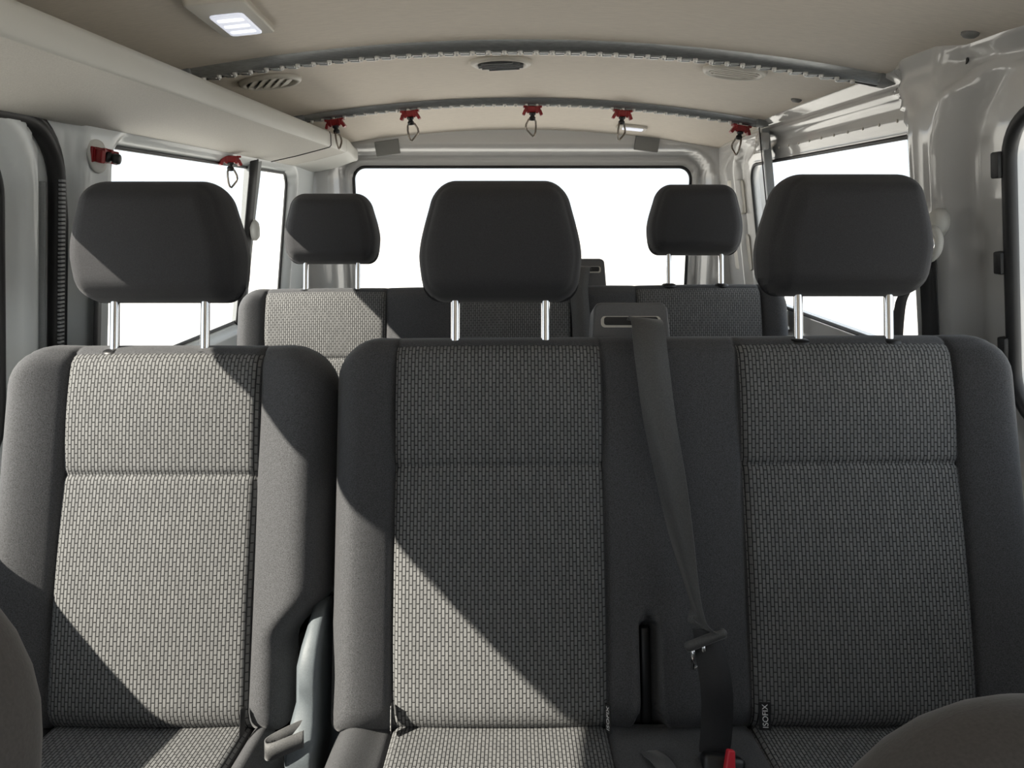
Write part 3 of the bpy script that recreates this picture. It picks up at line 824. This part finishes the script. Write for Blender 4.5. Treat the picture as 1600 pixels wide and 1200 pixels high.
rail('cargo_rail', 2.33, -0.600, 0.705, 'grey slotted cargo rail across the roof carrying red ring fittings', 0.017, 0.030)

# ------------------------------------------------------------------ red ring fittings
def make_fitting():
    """local frame: hangs down -z, foot on top at z = 0"""
    parts = []
    V = []; F = []
    def add(v, f):
        o0 = len(V); V.extend(v); F.extend(tuple(i + o0 for i in q) for q in f)
    add(*box_vf((0, 0, -0.008), (0.042, 0.022, 0.016), None, 0.003))
    for s in (-1, 1):
        add(*box_vf((s * 0.0215, 0, -0.016), (0.008, 0.022, 0.015), Matrix.Rotation(R(-24 * s), 3, 'Y'), 0.002))
        add(*box_vf((s * 0.012, -0.010, -0.010), (0.006, 0.006, 0.018), None, 0.0015))
        add(*box_vf((s * 0.020, 0, -0.002), (0.010, 0.026, 0.005), None, 0.0015))
    body = (V, F)
    sw = lathe_vf([(0.0, -0.014), (0.009, -0.014), (0.009, -0.021), (0.006, -0.023), (0.006, -0.026), (0.0085, -0.028), (0.0085, -0.036), (0.0, -0.037)], 14)
    c = [(0.004, 0, -0.030), (0.010, 0, -0.034), (0.0165, 0, -0.046), (0.0175, 0, -0.054), (0.014, 0, -0.061), (0.004, 0, -0.071), (-0.002, 0, -0.076), (-0.006, 0, -0.074), (-0.009, 0, -0.066), (-0.010, 0, -0.050), (-0.009, 0, -0.038), (-0.004, 0, -0.030)]
    rg = tube_vf(c, 0.0026, 8, True)
    return body, sw, rg
FIT = make_fitting()
fm = {}
def fitting(loc, M3, ring_rot, label, group=None, sc=1.0, ring=True):
    root = thing('ring_fitting', loc, label, 'tie-down ring', group)
    body, sw, rg = FIT
    for nm, (V, F), m, rot in (('clip_body', body, 'red', 0), ('swivel', sw, 'black', ring_rot), ('ring', rg, 'steel', ring_rot)):
        if nm == 'ring' and not ring: continue
        if nm not in fm:
            me = D.meshes.new(nm); me.from_pydata([tuple(v) for v in V], [], F); me.materials.append(M[m])
            if nm != 'clip_body': me.polygons.foreach_set('use_smooth', [True] * len(me.polygons))
            fm[nm] = me
        o = D.objects.new(nm, fm[nm]); COL.objects.link(o); o.parent = root
        o.rotation_euler = (M3 @ Matrix.Rotation(R(rot), 3, 'Z')).to_euler(); o.scale = (sc, sc, sc)
    return root
I3 = Matrix.Identity(3)
GR = 'ring fittings on the rear roof rail'
for x, rot, lab in ((-0.511, 72, 'red ring fitting on the rear rail hanging before the overhead duct'),
                    (-0.294, 8, 'red ring fitting on the rear rail, second from the overhead duct'),
                    (0.059, 190, 'red ring fitting on the rear rail in the middle of the roof'),
                    (0.318, 40, 'red ring fitting on the rear rail beside the small rear lamp'),
                    (0.662, 125, 'red ring fitting on the rear rail beside the bare metal side')):
    slope = math.atan(2 * 0.066 * (x - 0.02) / 0.72 ** 2)
    fitting((x, 2.325, zceil(x, 2.325) - 0.0215), Matrix.Rotation(slope, 3, 'Y'), rot, lab, GR, sc=1.08)
fitting((xl(1.98, 1.222) + 0.004, 1.98, 1.2260), Matrix.Rotation(R(35), 3, 'Z'), 20, 'red ring fitting hanging over the side window below the overhead duct')
# the one screwed to the pillar beside the sliding door, pointing into the cabin
fitting((xl(1.345, 1.187) + 0.002, 1.345, 1.187), Matrix.Rotation(R(-78), 3, 'Y') @ Matrix.Rotation(R(90), 3, 'Z'), 90, 'red ring fitting screwed to the pillar beside the sliding door', sc=1.0, ring=False)
V, F = lathe_vf([(0.0, 0.0), (0.030, 0.0), (0.029, 0.004), (0.022, 0.005), (0.0, 0.005)], 28, Matrix.Rotation(R(90), 3, 'Y').to_4x4())
es = mk('escutcheon', [v + Vector((xl(1.345, 1.187) - 0.001, 1.345, 1.187)) for v in V], F, 'ductl')
tag(es, 'round pale cover plate on the pillar behind the red fitting', 'cover plate')

# ------------------------------------------------------------------ vents, lamps, plugs on the ceiling
def ceil_matrix(x, y, rot=0):
    e = 0.01; dzx = (zceil(x + e, y) - zceil(x - e, y)) / (2 * e); dzy = (zceil(x, y + e) - zceil(x, y - e)) / (2 * e)
    nz = Vector((dzx, dzy, -1)).normalized()      # pointing down
    u = Vector((1, 0, dzx)).normalized(); v = nz.cross(u)
    return Matrix(((u.x, v.x, nz.x, x), (u.y, v.y, nz.y, y), (u.z, v.z, nz.z, zceil(x, y)), (0, 0, 0, 1))) @ Matrix.Rotation(R(rot), 4, 'Z')

def vent(x, y, rot, tilt, label, open_m, throat='darkgap'):
    root = thing('roof_vent', (x, y, zceil(x, y)), label, 'air vent', 'round roof vents')
    Mx = ceil_matrix(x, y, rot)
    n = 40; prof = [(0.068, -0.001), (0.0675, 0.006), (0.062, 0.010), (0.055, 0.009), (0.052, 0.004), (0.051, -0.001)]
    V = []; F = []
    for (r_, h) in prof:
        for k in range(n):
            q = 2 * math.pi * k / n; V.append(Mx @ Vector((r_ * math.cos(q), r_ * math.sin(q), h)))
    m_ = len(prof)
    for i in range(m_):
        for k in range(n): F.append((i * n + k, i * n + (k + 1) % n, ((i + 1) % m_) * n + (k + 1) % n, ((i + 1) % m_) * n + k))
    mk('vent_ring', V, F, 'cream', root)
    V, F = lathe_vf([(0.0, -0.0005), (0.0515, -0.0005), (0.0515, 0.0008), (0.0, 0.0008)], 40, Mx); mk('vent_throat', V, F, throat, root, smooth=False)
    for k in range(5):
        yy = -0.036 + 0.018 * k; L = math.sqrt(0.050 ** 2 - yy ** 2) * 2
        V, F = box_vf((0, 0, 0), (L, 0.019, 0.0022), Matrix.Rotation(R(tilt), 3, 'X'), 0.0008)
        mk('slat', [Mx @ (v + Vector((0, yy, 0.0065))) for v in V], F, open_m, root, smooth=False)
    return root
vent(-0.533, 1.80, 62, 14, 'round roof vent with cream slats beside the overhead duct', 'cream', 'cream')
vent(-0.024, 1.80, 12, 50, 'round roof vent with open dark slats in the middle of the roof', 'greyp')
vent(0.476, 1.75, -8, 6, 'round roof vent with closed slats beside the bare metal side', 'cream')

lamp = thing('ceiling_lamp', (-0.425, 1.265, zceil(-0.425, 1.265)), 'lit rectangular ceiling lamp beside the overhead duct', 'ceiling lamp')
Mx = ceil_matrix(-0.426, 1.262, -4)
def slab(nm, poly, z0, h, m, parent, Mx, bevel=0.0):
    V, F = extrude_vf(poly, h, Mx @ Matrix.Translation((0, 0, z0))); o = mk(nm, V, F, m, parent, smooth=False)
    if bevel:
        b_ = o.modifiers.new('bevel', 'BEVEL'); b_.width = bevel; b_.segments = 2; b_.limit_method = 'ANGLE'
    return o
slab('lamp_frame', rrect(0, 0, 0.043, 0.100, 0.010), -0.001, 0.012, 'cream', lamp, Mx, 0.003)
ln = slab('lens', rrect(0, -0.022, 0.025, 0.062, 0.009), 0.0108, 0.0032, 'lens', lamp, Mx, 0.001)
for k in range(3): slab('led_strip', rrect(0.0, -0.022 + (k - 1) * 0.036, 0.019, 0.0075, 0.004), 0.0138, 0.0006, 'led', ln, Mx)
rl = thing('ceiling_lamp', (0.395, 2.70, zceil(0.395, 2.70)), 'small white lamp at the rear end of the roof', 'ceiling lamp')
Mx = ceil_matrix(0.395, 2.66, 0)
slab('lamp_frame', rrect(0, 0, 0.050, 0.026, 0.012), -0.001, 0.010, 'cream', rl, Mx, 0.003)
slab('lens', rrect(0.004, 0, 0.034, 0.017, 0.008), 0.0085, 0.003, 'lens', rl, Mx, 0.001)

for x, y, lab in ((0.690, 1.245, 'small round trim plug in the headliner before the long cargo rail'), (0.690, 1.97, 'small round trim plug in the headliner between the cargo rails')):
    V, F = lathe_vf([(0.0, -0.001), (0.013, -0.001), (0.0125, 0.003), (0.009, 0.006), (0.0, 0.007)], 20, ceil_matrix(x, y))
    tag(mk('trim_plug', V, F, 'midp'), lab, 'plug', 'headliner trim plugs')

# grey covers on the tailgate header
for x, z, rot, lab in ((-0.435, 1.305, 8, 'grey square cover on the tailgate header beside the overhead duct'), (0.470, 1.318, -7, 'grey square cover on the tailgate header beside the small rear lamp')):
    V, F = box_vf((0, 0, 0), (0.085, 0.006, 0.050), Matrix.Rotation(R(-rot), 3, 'Y'), 0.002)
    tag(mk('header_cover', [v + Vector((x, yb(x, z) - 0.003, z)) for v in V], F, 'midp', smooth=False), lab, 'cover', 'covers on the tailgate header')

# ------------------------------------------------------------------ side struts with belts, upper belt anchors
def strut(side, Y, z_top, x_top, label, belt_label):
    s = side
    root = thing('window_strut', (s * 0.84, Y, 0.55), label, 'strut')
    c = [(s * (x_top + 0.17 * (z_top - z)), Y + 0.01 * (z_top - z), z) for z in frange(z_top, 0.55, -0.08)] if False else \
        [(s * (x_top + 0.17 * (z_top - z)), Y, z) for z in [z_top - k * (z_top - 0.55) / 12 for k in range(13)]]
    V, F = ribbon_vf(c, [(0.25, 1, 0)] * len(c), [0.052 - 0.014 * sm(0, 0.3, k / 12) for k in range(13)], 0.020)
    o = sharp(mk('post', V, F, 'greyp' if s > 0 else 'greyp', root), 40)
    if s > 0: box('post_bracket', (s * (x_top - 0.006), Y - 0.004, z_top - 0.035), (0.03, 0.05, 0.05), 'paint', root, bev=0.008)
    b = thing('seat_belt', (s * 0.83, Y - 0.03, 0.55), belt_label, 'seat belt')
    c2 = [(p[0] - s * (0.027 if s > 0 else 0.014), p[1] - 0.034, p[2]) for p in c]
    V, F = ribbon_vf(c2, [(0.3, 1, 0)] * len(c2), 0.034, 0.003); mk('webbing', V, F, 'darkweb', b)
    return root
strut(1, 2.28, 1.318, 0.716, 'grey strut crossing the side window below the bare roof channel', 'dark belt running down the strut on the bare metal side')
strut(-1, 2.20, 1.230, 0.712, 'grey strut crossing the side window below the overhead duct', 'dark belt running down the strut below the overhead duct')

def anchor(x, y, z, s, label, web_label, web_dx=0.0):
    root = thing('belt_anchor', (x, y, z), label, 'belt anchor')
    V, F = lathe_vf([(0.0, 0.0), (0.024, 0.0), (0.024, 0.012), (0.018, 0.020), (0.0, 0.022)], 24, (Matrix.Translation((x, y, z)) @ Matrix.Rotation(R(-90 * s), 4, 'Y')))
    mk('bolt_cover', V, F, 'ductl', root)
    ring = [(x - s * (0.024 + 0.002 * math.cos(R(a))), y - 0.012 + 0.034 * math.cos(R(a)) * 0.8, z - 0.034 + 0.026 * math.sin(R(a))) for a in range(0, 360, 15)]
    tube('guide_loop', ring, 0.0065, 'ductl', root, n=10, closed=True)
    ring = [(x - s * (0.024), y - 0.012 + 0.020 * math.cos(R(a)), z - 0.036 + 0.015 * math.sin(R(a))) for a in range(0, 360, 20)]
    tube('guide_insert', ring, 0.0028, 'chrome', root, n=8, closed=True)
    return root
zA = 1.075; anchor(xr(1.335, zA) + 0.002, 1.335, zA, 1, 'pale belt guide loop on the pillar behind the double bench headrest', '')
zB = 1.040; xB = -(0.712 + 0.17 * (1.23 - zB)) + 0.018
V, F = lathe_vf([(0.0, 0.0), (0.020, 0.0), (0.020, 0.010), (0.015, 0.017), (0.0, 0.019)], 24, Matrix.Translation((xB, 2.19, zB)) @ Matrix.Scale(1.45, 4, (0, 0, 1)) @ Matrix.Rotation(R(90), 4, 'Y'))
tag(mk('belt_anchor', V, F, 'ductl'), 'pale oval belt cover on the window strut behind the single seat headrest', 'belt anchor')
b = thing('seat_belt', (0.77, 1.335, 0.4), 'dark belt hanging down the pillar from the pale guide loop', 'seat belt')
c = [(xr(1.335, z) - 0.030, 1.328, z) for z in (1.03, 0.98, 0.9, 0.8, 0.7, 0.55, 0.4)]
V, F = ribbon_vf(c, [(-0.1, 1, 0)] * len(c), 0.046, 0.002); mk('webbing', V, F, 'darkweb', b)
c = spline([(0.700, 1.345, 1.03), (0.704, 1.375, 0.96), (0.712, 1.405, 0.89), (0.735, 1.41, 0.6)], 5)
V, F = ribbon_vf(c, [(1, 0.45, 0.1)] * len(c), 0.028, 0.0018); mk('webbing_return', V, F, 'webbing', b)
b = thing('seat_belt', (-0.72, 1.34, 0.4), 'dark belt on the pillar behind the single seat', 'seat belt')
c = [(xl(1.34, z) + 0.012, 1.335, z) for z in (1.06, 1.0, 0.9, 0.8, 0.6, 0.4)]
V, F = ribbon_vf(c, [(-0.3, 1, 0)] * len(c), 0.048, 0.003); mk('webbing', V, F, 'darkweb', b)

# ------------------------------------------------------------------ pressed details on the bare metal side
def xr_at(y, z): return xr(y, z)
for y, z in ((1.482, 1.308), (1.315, 1.330)):
    V, F = lathe_vf([(0.0, -0.001), (0.0055, -0.001), (0.0055, 0.0008), (0.0, 0.0008)], 14, Matrix.Translation((xr(y, z), y, z)) @ Matrix.Rotation(R(-90), 4, 'Y'))
    mk('panel_hole', V, F, 'black', wall_r, smooth=False)
me = None
for y in [1.03, 1.10, 1.17] + [1.56 + 0.075 * k for k in range(13)]:
    z = 1.264 if y > 1.4 else 1.335
    V, F = lathe_vf([(0.0, -0.0005), (0.0036, -0.0005), (0.003, 0.0016), (0.0, 0.002)], 10)
    if me is None:
        o = mk('rivet', [v + worldloc(wall_r) for v in V], F, 'cream', wall_r); me = o.data
    else:
        o = D.objects.new('rivet', me); COL.objects.link(o); o.parent = wall_r
    o.location = Vector((xr(y, z), y, z)) - worldloc(wall_r); o.rotation_euler = (0, R(-90), 0)
for (y, z, hy, hz) in ((2.64, 1.135, 0.050, 0.055), (2.64, 0.955, 0.055, 0.06)):
    P = rrect(y, z, hy, hz, 0.015, 4); k = len(P)
    V = [(xr(a, b_) + 0.002, a, b_) for a, b_ in P] + [(xr(a, b_) - 0.005, a, b_) for a, b_ in P]
    mk('pillar_cover', V, [tuple(range(k)), tuple(range(2 * k - 1, k - 1, -1))] + [(i, (i + 1) % k, k + (i + 1) % k, k + i) for i in range(k)], 'cream', wall_r, smooth=False)
